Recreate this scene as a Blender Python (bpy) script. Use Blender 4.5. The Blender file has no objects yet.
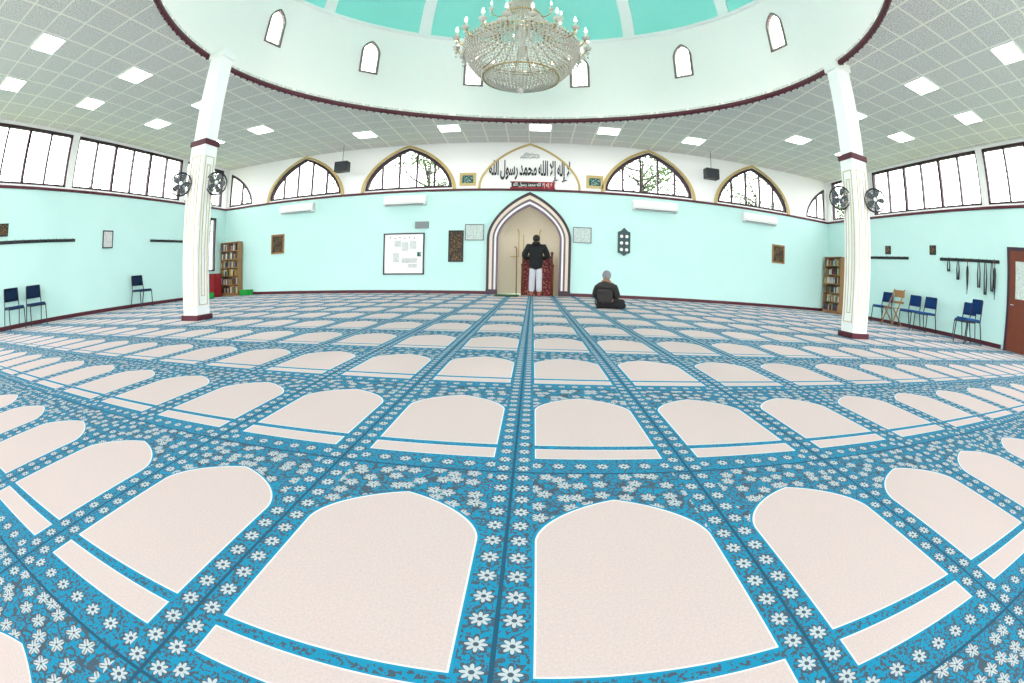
import bpy, bmesh, math, random
from mathutils import Vector, Matrix, Euler
random.seed(7)
scene=bpy.context.scene
COL=scene.collection
pi=math.pi
# ------------------------------------------------------------ key dimensions (metres)
D=13.84; XL=-11.52; XR=11.2; YB=-6.0; HD=3.31; ZC=4.92
DX,DY,DR=-0.1,6.0,5.63           # dome centre / radius
ZD=7.45                          # drum top
# ------------------------------------------------------------ materials
def srgb(r,g,b):
    f=lambda c:(c/12.92 if c<=0.04045 else ((c+0.055)/1.055)**2.4)
    return (f(r/255),f(g/255),f(b/255),1)
class NB:
    def __init__(s,nt): s.nt=nt
    def new(s,t): return s.nt.nodes.new(t)
    def link(s,a,b): s.nt.links.new(a,b)
    def m(s,op,*args):
        n=s.new('ShaderNodeMath'); n.operation=op
        for i,a in enumerate(args):
            if isinstance(a,(int,float)): n.inputs[i].default_value=a
            else: s.link(a,n.inputs[i])
        return n.outputs[0]
    def mix(s,f,a,b):
        n=s.new('ShaderNodeMix'); n.data_type='RGBA'
        if isinstance(f,(int,float)): n.inputs[0].default_value=f
        else: s.link(f,n.inputs[0])
        for i,c in ((6,a),(7,b)):
            if isinstance(c,tuple): n.inputs[i].default_value=c
            else: s.link(c,n.inputs[i])
        return n.outputs[2]
    def noise(s,vec,scale,detail=2,dist=0.0):
        n=s.new('ShaderNodeTexNoise'); n.inputs['Scale'].default_value=scale; n.inputs['Detail'].default_value=detail
        n.inputs['Distortion'].default_value=dist
        if vec is not None: s.link(vec,n.inputs['Vector'])
        return n.outputs['Fac']
def base_mat(name):
    m=bpy.data.materials.new(name); m.use_nodes=True
    nt=m.node_tree; b=nt.nodes['Principled BSDF']
    return m,NB(nt),b
def mat(name,col,rough=.6,metal=0.,var=.06,scale=12.,emit=0.,bump=0.,spec=.5):
    m,n,b=base_mat(name)
    tc=n.new('ShaderNodeTexCoord')
    f=n.noise(tc.outputs['Object'],scale,3)
    dark=tuple(c*(1-var*2) for c in col[:3])+(1,)
    lite=tuple(min(1,c*(1+var)) for c in col[:3])+(1,)
    n.link(n.mix(f,dark,lite),b.inputs['Base Color'])
    b.inputs['Roughness'].default_value=rough; b.inputs['Metallic'].default_value=metal
    b.inputs['Specular IOR Level'].default_value=spec
    if emit: 
        b.inputs['Emission Color'].default_value=col; b.inputs['Emission Strength'].default_value=emit
    if bump:
        bp=n.new('ShaderNodeBump'); bp.inputs['Strength'].default_value=bump
        n.link(n.noise(tc.outputs['Object'],scale*8,2),bp.inputs['Height']); n.link(bp.outputs[0],b.inputs['Normal'])
    return m
M={}
M['white']=mat('white_paint',srgb(246,245,244),.6,var=.01)
M['drumwhite']=mat('drum_white_paint',srgb(250,245,243),.7,var=.01)
M['maroon']=mat('maroon_paint',srgb(80,14,34),.5)
M['maroonframe']=mat('maroon_window_frame',srgb(52,22,36),.5)
M['gold']=mat('gold_paint',srgb(196,170,110),.45,metal=.1)
M['palegold']=mat('pale_gold_paint',srgb(196,178,138),.5)
M['brass']=mat('brass',srgb(196,168,118),.25,metal=.8)
M['cream']=mat('cream_plaster',srgb(232,218,198),.7,var=.03)
M['mint']=mat('mint_paint',srgb(192,240,232),.6,var=.01)
M['turq']=mat('turquoise_dome_paint',srgb(148,228,219),.6,var=.02)
M['mauve']=mat('mauve_stone',srgb(112,86,104),.5)
M['winbrown']=mat('brown_grey_window_paint',srgb(120,100,96),.5)
M['darkplum']=mat('dark_plum_paint',srgb(56,32,48),.5)
M['black']=mat('black_plastic',srgb(20,20,24),.45)
M['darkgrey']=mat('dark_grey_metal',srgb(44,46,52),.4,metal=.4)
M['greypaint']=mat('silver_grey_paint',srgb(120,126,130),.4)
M['chrome']=mat('chrome',srgb(190,192,196),.2,metal=.9)
M['blue']=mat('blue_upholstery',srgb(16,74,138),.85,scale=60,bump=.2)
M['navy']=mat('navy_upholstery',srgb(12,48,86),.85,scale=60,bump=.2)
M['plasticwhite']=mat('white_plastic',srgb(236,236,234),.35,var=.01)
M['paper']=mat('paper',srgb(240,240,234),.8,var=.02)
M['green']=mat('green_plastic',srgb(16,160,54),.5)
M['greenrug']=mat('green_prayer_rug',srgb(20,84,52),.95,scale=40,var=.3)
M['jacketblack']=mat('black_jacket_cloth',srgb(12,13,18),.85,scale=25,var=.2,bump=.2)
M['jacketgrey']=mat('charcoal_wool',srgb(50,46,46),.95,scale=35,var=.2,bump=.3)
M['trouser']=mat('dark_trousers',srgb(20,20,24),.9,var=.2)
M['thobe']=mat('white_cotton',srgb(196,196,204),.85,scale=8,var=.05)
M['skin']=mat('skin',srgb(148,98,76),.55,var=.04)
M['hairblack']=mat('black_hair',srgb(12,10,10),.7,scale=80,var=.3,bump=.5)
M['hairgrey']=mat('grey_hair',srgb(135,135,140),.8,scale=80,var=.25,bump=.5)
M['leaf']=mat('tree_leaves',srgb(84,106,66),.95,scale=3,var=.3,spec=.1)
M['bark']=mat('tree_bark',srgb(60,52,48),.9,scale=20,var=.3)
M['crystal']=mat('cut_crystal',srgb(212,206,196),.12,var=.3,scale=60,spec=1.)
M['bulb']=mat('frosted_bulb',srgb(255,240,215),.4,emit=6.)
M['panel']=mat('light_diffuser',srgb(255,255,252),.5,var=0,emit=15.)
M['grass']=mat('grass',srgb(100,120,80),.9,scale=2,var=.2)
M['redpaint']=mat('red_plastic',srgb(150,16,28),.5)
def wood(name,c1,c2):
    m,n,b=base_mat(name); tc=n.new('ShaderNodeTexCoord'); mp=n.new('ShaderNodeMapping'); mp.inputs['Scale'].default_value=(6,6,.8)
    n.link(tc.outputs['Object'],mp.inputs[0]); n.link(n.mix(n.noise(mp.outputs[0],5,5,1.5),c1,c2),b.inputs['Base Color']); b.inputs['Roughness'].default_value=.45
    return m
M['wood']=wood('oak_wood',srgb(130,88,50),srgb(176,132,84))
M['darkwood']=wood('brown_door_wood',srgb(84,32,14),srgb(124,58,28))
def wallmat():
    m,n,b=base_mat('two_tone_wall_paint'); g=n.new('ShaderNodeNewGeometry'); s=n.new('ShaderNodeSeparateXYZ'); n.link(g.outputs['Position'],s.inputs[0])
    up=n.m('GREATER_THAN',s.outputs[2],HD)
    f=n.noise(g.outputs['Position'],1.2,3)
    teal=n.mix(f,srgb(192,230,225),srgb(201,237,232)); n.link(n.mix(up,teal,srgb(246,244,243)),b.inputs['Base Color']); b.inputs['Roughness'].default_value=.65
    return m
M['wall']=wallmat()
TS=.65
def ceilmat():
    m,n,b=base_mat('suspended_ceiling_tiles'); g=n.new('ShaderNodeNewGeometry'); s=n.new('ShaderNodeSeparateXYZ'); n.link(g.outputs['Position'],s.inputs[0])
    def edge(c,off):
        f=n.m('FRACT',n.m('DIVIDE',n.m('SUBTRACT',c,off),TS)); d=n.m('ABSOLUTE',n.m('SUBTRACT',f,.5))
        return n.m('GREATER_THAN',d,.468)
    e=n.m('MAXIMUM',edge(s.outputs[0],-7.5-TS/2),edge(s.outputs[1],2.5-TS/2))
    sp=n.noise(g.outputs['Position'],38,3)
    sp=n.m('GREATER_THAN',sp,.52)
    tile=n.mix(sp,srgb(238,232,227),srgb(198,193,189))
    n.link(n.mix(e,tile,srgb(255,249,238)),b.inputs['Base Color']); b.inputs['Roughness'].default_value=.8
    return m
M['ceil']=ceilmat()
def carpetmat():
    m,n,b=base_mat('prayer_carpet'); tc=n.new('ShaderNodeTexCoord'); P3=tc.outputs['Object']
    s=n.new('ShaderNodeSeparateXYZ'); n.link(P3,s.inputs[0]); x,y=s.outputs[0],s.outputs[1]
    W,P,xs,ys,a,bb=.6464,1.163,.1170,.2466,.243,.268
    mm=n.m
    u=mm('MULTIPLY',mm('SUBTRACT',mm('FRACT',mm('DIVIDE',mm('SUBTRACT',x,xs),W)),.5),W); au=mm('ABSOLUTE',u)
    v=mm('MULTIPLY',mm('FRACT',mm('DIVIDE',mm('SUBTRACT',y,ys),P)),P)
    def inside(e):
        t=mm('MINIMUM',mm('DIVIDE',au,a+e),1.)
        arc=mm('SQRT',mm('MAXIMUM',mm('SUBTRACT',1.,mm('MULTIPLY',t,t)),0.))
        top=mm('ADD',mm('ADD',mm('MULTIPLY',arc,.165),mm('MULTIPLY',mm('SUBTRACT',1.,t),.075)),.73+e)
        k=mm('MULTIPLY',mm('LESS_THAN',au,a+e),mm('GREATER_THAN',v,bb-e))
        return mm('MULTIPLY',k,mm('LESS_THAN',v,top))
    def strip(e):
        k=mm('MULTIPLY',mm('LESS_THAN',au,a+e),mm('GREATER_THAN',v,.135-e))
        return mm('MULTIPLY',k,mm('LESS_THAN',v,.222+e))
    niche=mm('MAXIMUM',inside(0.),strip(0.)); line=mm('MAXIMUM',inside(.0045),strip(.004)); edge=mm('MAXIMUM',inside(.011),strip(.009))
    def flower(p,q,R,k,hole):
        r=mm('SQRT',mm('ADD',mm('MULTIPLY',p,p),mm('MULTIPLY',q,q))); th=mm('ARCTAN2',q,p)
        pet=mm('MULTIPLY',mm('ADD',mm('MULTIPLY',mm('ABSOLUTE',mm('COSINE',mm('MULTIPLY',th,k))),.6),.4),R)
        return mm('MULTIPLY',mm('LESS_THAN',r,pet),mm('GREATER_THAN',r,hole))
    def cell(c,sz): return mm('MULTIPLY',mm('SUBTRACT',mm('FRACT',mm('DIVIDE',c,sz)),.5),sz)
    side=mm('GREATER_THAN',au,a+.011)
    NV=15
    fs=mm('MULTIPLY',side,flower(mm('SUBTRACT',au,.288),cell(v,P/NV),.023,4,.006))
    fs2=mm('MULTIPLY',side,flower(mm('SUBTRACT',au,.288),cell(v,P/NV),.032,4,.0))
    bot=mm('MULTIPLY',mm('LESS_THAN',v,.118),mm('LESS_THAN',au,a+.012))
    fb=mm('MULTIPLY',bot,flower(cell(mm('ADD',u,W/16),W/8),mm('SUBTRACT',v,.066),.023,4,.006))
    fb2=mm('MULTIPLY',bot,flower(cell(mm('ADD',u,W/16),W/8),mm('SUBTRACT',v,.066),.032,4,.0))
    def lily(scale,rnd,R1,R2,seedoff):
        vs=n.new('ShaderNodeVectorMath'); vs.operation='MULTIPLY_ADD'; vs.inputs[1].default_value=(scale,scale,scale); vs.inputs[2].default_value=(seedoff,seedoff,0); n.link(P3,vs.inputs[0])
        vo=n.new('ShaderNodeTexVoronoi'); vo.inputs['Scale'].default_value=1; vo.voronoi_dimensions='2D'; vo.inputs['Randomness'].default_value=rnd; n.link(vs.outputs[0],vo.inputs['Vector'])
        df=n.new('ShaderNodeVectorMath'); df.operation='SUBTRACT'; n.link(vs.outputs[0],df.inputs[0]); n.link(vo.outputs['Position'],df.inputs[1])
        sd=n.new('ShaderNodeSeparateXYZ'); n.link(df.outputs[0],sd.inputs[0])
        th=mm('ARCTAN2',sd.outputs[1],sd.outputs[0])
        A=flower(sd.outputs[0],sd.outputs[1],R1,2.5,.06); B=flower(sd.outputs[0],sd.outputs[1],R2,2.5,.0)
        vein=mm('MULTIPLY',A,mm('GREATER_THAN',mm('ABSOLUTE',mm('COSINE',mm('MULTIPLY',th,2.5))),.95))
        return A,B,vein
    sp=mm('MULTIPLY',mm('GREATER_THAN',v,.7),mm('LESS_THAN',au,a+.011))
    A,B,vein=lily(14.5,.7,.40,.48,3.3)
    fl=mm('MULTIPLY',sp,A); fl2=mm('MULTIPLY',sp,B); inner=mm('MULTIPLY',sp,vein)
    vine=mm('LESS_THAN',mm('ABSOLUTE',mm('SUBTRACT',n.noise(P3,18,1,.8),.5)),.035)
    leaf=mm('GREATER_THAN',n.noise(P3,95,1,.8),.54)
    dark=mm('MAXIMUM',mm('MAXIMUM',mm('MAXIMUM',mm('MULTIPLY',vine,sp),fl2),leaf),mm('MAXIMUM',fs2,fb2))
    seam=mm('MAXIMUM',mm('GREATER_THAN',au,W/2-.005),mm('LESS_THAN',v,.010))
    BLUE=srgb(28,138,176); DK=srgb(72,88,102); WH=srgb(188,194,198)
    c=n.mix(dark,BLUE,DK)
    c=n.mix(mm('MAXIMUM',mm('MAXIMUM',fs,fb),fl),c,WH)
    c=n.mix(inner,c,srgb(128,130,134))
    c=n.mix(seam,c,srgb(40,84,108))
    c=n.mix(edge,c,BLUE)
    c=n.mix(line,c,srgb(228,230,228))
    nf=n.noise(P3,160,2); nn=n.mix(nf,srgb(194,172,169),srgb(220,202,199))
    c=n.mix(niche,c,nn)
    n.link(c,b.inputs['Base Color']); b.inputs['Roughness'].default_value=.95; b.inputs['Specular IOR Level'].default_value=.15
    bp=n.new('ShaderNodeBump'); bp.inputs['Strength'].default_value=.18; bp.inputs['Distance'].default_value=.003
    n.link(n.noise(P3,420,2),bp.inputs['Height']); n.link(bp.outputs[0],b.inputs['Normal'])
    return m
M['carpet']=carpetmat()
def pattern(name,c1,c2,c3,scale):
    m,n,b=base_mat(name); tc=n.new('ShaderNodeTexCoord'); P3=tc.outputs['Object']
    v=n.new('ShaderNodeTexVoronoi'); v.inputs['Scale'].default_value=scale; n.link(P3,v.inputs['Vector'])
    k=n.m('LESS_THAN',v.outputs['Distance'],.28); k2=n.m('GREATER_THAN',n.noise(P3,scale*1.3,2,1.),.55)
    n.link(n.mix(k,n.mix(k2,c1,c2),c3),b.inputs['Base Color']); b.inputs['Roughness'].default_value=.7
    return m
M['redcloth']=pattern('red_patterned_cloth',srgb(110,12,24),srgb(34,8,15),srgb(190,130,100),18)
M['picdark']=pattern('dark_gold_picture',srgb(42,34,28),srgb(74,56,34),srgb(170,130,64),22)
M['picpale']=pattern('pale_calligraphy_picture',srgb(205,215,210),srgb(180,196,190),srgb(130,152,150),30)
M['picgreen']=pattern('green_picture',srgb(30,78,76),srgb(54,120,110),srgb(200,206,200),20)
M['notes']=pattern('notice_sheet',srgb(215,215,213),srgb(195,198,198),srgb(128,130,138),40)
def glassmat():
    m=bpy.data.materials.new('window_glass'); m.use_nodes=True; nt=m.node_tree; nt.nodes.clear(); n=NB(nt)
    t=n.new('ShaderNodeBsdfTransparent'); g=n.new('ShaderNodeBsdfGlossy'); g.inputs['Roughness'].default_value=.02
    tc=n.new('ShaderNodeTexCoord'); nf=n.noise(tc.outputs['Object'],.8,1)
    mx=n.new('ShaderNodeMixShader'); n.link(n.m('MULTIPLY',nf,.08),mx.inputs[0]); n.link(t.outputs[0],mx.inputs[1]); n.link(g.outputs[0],mx.inputs[2])
    o=n.new('ShaderNodeOutputMaterial'); n.link(mx.outputs[0],o.inputs[0]); return m
M['glass']=glassmat()
# ------------------------------------------------------------ geometry helpers
def to_obj(name,bm,mt,parent=None,smooth=False):
    me=bpy.data.meshes.new(name); bmesh.ops.recalc_face_normals(bm,faces=bm.faces); bm.to_mesh(me); bm.free()
    for x in (mt if isinstance(mt,list) else [mt]): me.materials.append(x)
    if smooth:
        for p in me.polygons: p.use_smooth=True
    ob=bpy.data.objects.new(name,me); COL.objects.link(ob)
    if parent: ob.parent=parent
    return ob
def tag(ob,label,cat,group=None):
    ob['label']=label; ob['category']=cat
    if group: ob['group']=group
    return ob
def struct(ob): ob['kind']='structure'; return ob
def thing(name,label,cat,loc,rz=0,group=None):
    e=bpy.data.objects.new(name,None); e.empty_display_size=.1; COL.objects.link(e); e.location=loc; e.rotation_euler=(0,0,rz)
    return tag(e,label,cat,group)
def box(bm,c,s,rot=None,mi=0):
    r=bmesh.ops.create_cube(bm,size=1); mtx=Matrix.Translation(c)@(rot.to_4x4() if rot else Matrix.Identity(4))@Matrix.Diagonal((s[0],s[1],s[2],1))
    bmesh.ops.transform(bm,matrix=mtx,verts=r['verts'])
    for v in r['verts']:
        for f in v.link_faces: f.material_index=mi
    return r['verts']
def bbox(bm,lo,hi,mi=0): return box(bm,[(a+b)/2 for a,b in zip(lo,hi)],[abs(b-a) for a,b in zip(lo,hi)],mi=mi)
def bevel(bm,o=.01,seg=2): bmesh.ops.bevel(bm,geom=list(bm.edges),offset=o,segments=seg,affect='EDGES',profile=.7)
def cyl(bm,p0,p1,r0,r1=None,seg=12,mi=0):
    r1=r0 if r1 is None else r1; p0=Vector(p0); p1=Vector(p1); d=p1-p0
    r=bmesh.ops.create_cone(bm,cap_ends=True,segments=seg,radius1=r0,radius2=r1,depth=d.length)
    q=d.to_track_quat('Z','Y').to_matrix().to_4x4()
    bmesh.ops.transform(bm,matrix=Matrix.Translation((p0+p1)/2)@q,verts=r['verts'])
    for v in r['verts']:
        for f in v.link_faces: f.material_index=mi
def tube(bm,pts,r,seg=8,closed=False):
    pts=[Vector(p) for p in pts]; n=len(pts); rings=[]
    for i,p in enumerate(pts):
        a=pts[(i-1)%n] if (closed or i>0) else p; b=pts[(i+1)%n] if (closed or i<n-1) else p
        t=(b-a).normalized(); up=Vector((0,0,1)) if abs(t.z)<.95 else Vector((1,0,0))
        s=t.cross(up).normalized(); w=s.cross(t); rr=r[i] if isinstance(r,(list,tuple)) else r
        rings.append([bm.verts.new(p+(s*math.cos(2*pi*k/seg)+w*math.sin(2*pi*k/seg))*rr) for k in range(seg)])
    for i in range(n if closed else n-1):
        A=rings[i];B=rings[(i+1)%n]
        for k in range(seg): bm.faces.new((A[k],A[(k+1)%seg],B[(k+1)%seg],B[k]))
    if not closed: bm.faces.new(rings[0]); bm.faces.new(rings[-1])
def lathe(bm,prof,seg=24,c=(0,0)):
    rings=[[bm.verts.new((c[0]+r*math.cos(2*pi*k/seg),c[1]+r*math.sin(2*pi*k/seg),z)) for k in range(seg)] for r,z in prof]
    for A,B in zip(rings,rings[1:]):
        for k in range(seg): bm.faces.new((A[k],A[(k+1)%seg],B[(k+1)%seg],B[k]))
def arch_z(t,zs,za,k=.7): t=min(1,abs(t)); return zs+(za-zs)*(k*math.sqrt(max(0,1-t*t))+(1-k)*(1-t))
def arch_pts(a,z0,zs,za,n=24,k=.7,cx=0):
    pts=[(cx-a,z0)] if zs>z0 else []
    for i in range(n+1):
        t=-math.cos(pi*i/n); pts.append((cx+a*t,arch_z(t,zs,za,k)))
    if zs>z0: pts.append((cx+a,z0))
    return pts
def band(bm,po,pin,y0,y1,closed=False):
    n=len(po); V=[[bm.verts.new((p[0],y,p[1])) for p in pts] for y in (y0,y1) for pts in (po,pin)]
    rng=range(n) if closed else range(n-1)
    for i in rng:
        j=(i+1)%n
        for a,b in ((0,1),(1,3),(3,2),(2,0)): bm.faces.new((V[a][i],V[a][j],V[b][j],V[b][i]))
    if not closed:
        for i in (0,n-1): bm.faces.new((V[0][i],V[1][i],V[3][i],V[2][i]))
def plate(name,outer,holes,fn,thick,mt,parent=None):
    cu=bpy.data.curves.new(name,'CURVE'); cu.dimensions='2D'; cu.fill_mode='BOTH'; cu.extrude=thick/2
    for pts in [outer]+holes:
        sp=cu.splines.new('POLY'); sp.points.add(len(pts)-1); sp.use_cyclic_u=True
        for p,q in zip(sp.points,pts): p.co=(q[0],q[1],0,1)
    o=bpy.data.objects.new(name,cu); COL.objects.link(o)
    dg=bpy.context.evaluated_depsgraph_get(); me=bpy.data.meshes.new_from_object(o.evaluated_get(dg))
    bpy.data.objects.remove(o)
    for v in me.vertices: v.co=fn(*v.co)
    me.name=name; me.materials.clear(); me.materials.append(mt); me.update()
    ob=bpy.data.objects.new(name,me); COL.objects.link(ob)
    if parent: ob.parent=parent
    return ob
def rect(a,b,c,d): return [(a,c),(b,c),(b,d),(a,d)]
def copy_thing(root,loc,rz,label=None):
    n=root.copy(); COL.objects.link(n); n.location=loc; n.rotation_euler=(0,0,rz)
    if label: n['label']=label
    for c in root.children:
        k=c.copy(); COL.objects.link(k); k.parent=n
        for g in c.children:
            kk=g.copy(); COL.objects.link(kk); kk.parent=k
    return n
# ------------------------------------------------------------ room shell
bm=bmesh.new(); bbox(bm,(XL-.3,YB,-.1),(XR+.3,D+.3,0)); struct(to_obj('floor',bm,M['carpet']))
bm=bmesh.new(); bbox(bm,(-80,-60,-.35),(80,90,-.25)); g=struct(to_obj('ground',bm,M['grass'])); 
WIN=[(-7.82,1.5),(-3.93,1.49),(3.85,1.47),(7.72,1.45)]
WB=3.4; WA=4.82
holes=[arch_pts(a,WB,WB,WA,cx=c) for c,a in WIN]
def half(c,a,lo,hi):
    p=[q for q in arch_pts(a,WB,WB,WA,40,cx=c) if lo<=q[0]<=hi]
    if lo>c-a: p=[(lo,WB),(lo,arch_z((lo-c)/a,WB,WA))]+p
    else: p=p+[(hi,arch_z((hi-c)/a,WB,WA)),(hi,WB)]
    return p
HL=half(-11.65,1.47,XL+.12,99); HR=half(11.6,1.5,-99,XR-.12)
holes+=[HL,HR]
MA,MS,MZ=.95,1.75,2.78
holes.append(arch_pts(MA,0.0001,MS,MZ,28,.62,.02))
struct(plate('wall_back',rect(XL-.25,XR+.25,-.0,ZC+.1),holes,lambda x,y,z:(x,D+.12+z,y),.24,M['wall']))
bays=[(-4.6,.7),(.95,5.85),(6.1,11.0),(11.25,13.5)]
WT=4.84
hl=[rect(a,b,WB,WT) for a,b in bays]
struct(plate('wall_left',rect(YB,D+.24,0,ZC+.1),hl+[rect(12.55,13.25,.95,2.95)],lambda x,y,z:(XL-.12+z,x,y),.24,M['wall']))
DOORY=(4.28,5.24)
struct(plate('wall_right',rect(YB,D+.24,0,ZC+.1),hl,lambda x,y,z:(XR+.12+z,x,y),.24,M['wall']))
circ=[(DX+DR*math.cos(2*pi*i/128),DY+DR*math.sin(2*pi*i/128)) for i in range(128)]
struct(plate('ceiling',rect(XL-.24,XR+.24,YB,D+.24),[circ],lambda x,y,z:(x,y,ZC+.04+z),.08,M['ceil']))
# baseboards & dado trims
def strip(name,lo,hi,mt): 
    bm=bmesh.new(); bbox(bm,lo,hi); bevel(bm,.008,1); return struct(to_obj(name,bm,mt))
strip('baseboard_back_a',(XL,D-.025,0),(-1.3,D,.1),M['maroon']); strip('baseboard_back_b',(1.34,D-.025,0),(XR,D,.1),M['maroon'])
strip('baseboard_left',(XL,YB,0),(XL+.025,D-.025,.1),M['maroon']); strip('baseboard_right',(XR-.025,5.34,0),(XR,D-.025,.1),M['maroon'])
strip('trim_1',(XL,D-.04,HD-.03),(XR,D,HD+.04),M['maroon']); strip('trim_2',(XL,YB,HD-.03),(XL+.04,D-.04,HD+.04),M['maroon']); strip('trim_3',(XR-.04,YB,HD-.03),(XR,D-.04,HD+.04),M['maroon'])
# windows
wn=0
def arch_window(c,a,pts=None):
    global wn; wn+=1
    bm=bmesh.new(); P=pts or arch_pts(a,WB,WB,WA,cx=c)
    def shrink(p,d):
        xm=c; return (p[0]+(d if p[0]<xm else -d)*min(1,abs(p[0]-xm)/.3), max(WB+d if p[1]<=WB+1e-4 else p[1]-d*(1.0 if p[1]>WB+.02 else 0),WB))
    Q=[shrink(p,.075) for p in P]
    band(bm,P,Q,D+.02,D+.14,True)
    lo=min(p[0] for p in P); hi=max(p[0] for p in P)
    for k in (-.6,-.2,.2,.6):
        x=c+k*a
        if lo+.05<x<hi-.05: bbox(bm,(x-.03,D+.04,WB+.03),(x+.03,D+.12,arch_z(k,WB,WA)-.03))
    w=struct(to_obj('window_%d'%wn,bm,M['maroonframe']))
    gl=plate('glass',P,[],lambda x,y,z:(x,D+.08+z,y),.006,M['glass'],w)
    if not pts:
        b2=bmesh.new(); band(b2,arch_pts(a+.13,WB-.05,WB-.04,WA+.09,cx=c),arch_pts(a+.02,WB-.05,WB-.04,WA+.01,cx=c),D-.035,D-.0)
        to_obj('frame',b2,M['gold'],w)
for c,a in WIN: arch_window(c,a)
arch_window(-11.65,1.47,HL); arch_window(11.6,1.5,HR)
def side_window(xw,sgn,a,b,z0,z1,n):
    global wn; wn+=1
    bm=bmesh.new(); x0,x1=sorted((xw+sgn*.03,xw+sgn*.13))
    for lo,hi in (((x0,a,z0),(x1,b,z0+.06)),((x0,a,z1-.07),(x1,b,z1)),((x0,a,z0),(x1,a+.06,z1)),((x0,b-.06,z0),(x1,b,z1))): bbox(bm,lo,hi)
    for i in range(1,n):
        y=a+(b-a)*i/n; t=.045 if i%2==0 else .028
        bbox(bm,(x0,y-t,z0+.05),(x1,y+t,z1-.05))
    w=struct(to_obj('window_%d'%wn,bm,M['maroonframe']))
    b2=bmesh.new(); xm=(x0+x1)/2; bbox(b2,(xm-.003,a+.02,z0+.02),(xm+.003,b-.02,z1-.02)); to_obj('glass',b2,M['glass'],w)
for a,b in bays:
    n=6 if b-a>3 else 3
    side_window(XL,-1,a,b,WB,WT,n); side_window(XR,1,a,b,WB,WT,n)
side_window(XL,-1,12.55,13.25,.95,2.95,2)
# centre gold arch
bm=bmesh.new(); band(bm,arch_pts(1.6,HD+.04,HD+.1,4.88,cx=0,k=.66),arch_pts(1.53,HD+.04,HD+.1,4.81,cx=0,k=.66),D-.03,D); struct(to_obj('trim_4',bm,M['gold']))
# ------------------------------------------------------------ dome
bm=bmesh.new(); NA=360; z0=ZC; dz=.05; NZ=int(round((ZD-z0)/dz)); NW=12
whw=.235; wz0,wzs,wz1=5.95,6.55,6.9
def inwin(phi,z):
    for k in range(NW):
        c=(k+.5)*2*pi/NW; d=(phi-c+pi)%(2*pi)-pi; s=abs(d*DR)
        if s<whw and z>wz0 and z<arch_z(s/whw,wzs,wz1): return True
    return False
V=[[bm.verts.new((DX+DR*math.sin(2*pi*i/NA),DY+DR*math.cos(2*pi*i/NA),z0+j*dz)) for i in range(NA)] for j in range(NZ+1)]
for j in range(NZ):
    for i in range(NA):
        if not inwin(2*pi*(i+.5)/NA,z0+(j+.5)*dz): bm.faces.new((V[j][i],V[j][(i+1)%NA],V[j+1][(i+1)%NA],V[j+1][i]))
struct(to_obj('wall_drum',bm,M['drumwhite'],smooth=True))
for k in range(NW):
    wn+=1; bm=bmesh.new()
    po=arch_pts(whw+.04,wz0-.04,wzs,wz1+.05,20); pin=arch_pts(whw-.01,wz0+.01,wzs,wz1-.01,20)
    band(bm,po,pin,-.02,.06,True); bbox(bm,(-.008,.02,wz0),(.008,.04,wz1))
    w=struct(to_obj('window_%d'%wn,bm,M['winbrown']))
    ph=(k+.5)*2*pi/NW; w.location=(DX+DR*math.sin(ph),DY+DR*math.cos(ph),0); w.rotation_euler=(0,0,-ph)
bm=bmesh.new(); lathe(bm,[(DR*math.cos(t*pi/2/20),ZD+3.6*math.sin(t*pi/2/20)) for t in range(20)]+[(.05,ZD+3.6)],128,(DX,DY)); struct(to_obj('ceiling_dome',bm,M['turq'],smooth=True))
for k in range(NW):
    ph=k*2*pi/NW; bm=bmesh.new(); rows=[]
    for t in range(0,20):
        a=t*pi/2/20; r=(DR-.05)*math.cos(a); z=ZD+3.55*math.sin(a)-.02; hw=.17*(.35+.65*math.cos(a))
        rows.append([bm.verts.new((s*hw,r+o,z+o)) for s,o in ((-1,.06),(-1,0),(1,0),(1,.06))])
    for A,B in zip(rows,rows[1:]):
        for q in range(3): bm.faces.new((A[q],A[q+1],B[q+1],B[q]))
    o=struct(to_obj('trim_%d'%(10+k),bm,M['white'])); o.location=(DX,DY,0); o.rotation_euler=(0,0,-ph)
bm=bmesh.new(); lathe(bm,[(DR,ZD-.05),(DR-.05,ZD-.04),(DR-.06,ZD+.04),(DR,ZD+.06)],128,(DX,DY)); struct(to_obj('trim_30',bm,M['white'],smooth=True))
bm=bmesh.new(); lathe(bm,[(DR+.04,ZC),(DR+.05,ZC-.07),(DR-.0,ZC-.1),(DR-.04,ZC-.08),(DR-.04,ZC-.02),(DR-.01,ZC+.02)],160,(DX,DY))
for i in range(180):
    a=2*pi*i/180; p=(DX+(DR)*math.cos(a),DY+(DR)*math.sin(a),ZC-.1); r=bmesh.ops.create_icosphere(bm,subdivisions=1,radius=.03,matrix=Matrix.Translation(p))
struct(to_obj('trim_31',bm,M['maroon'],smooth=True))
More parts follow.
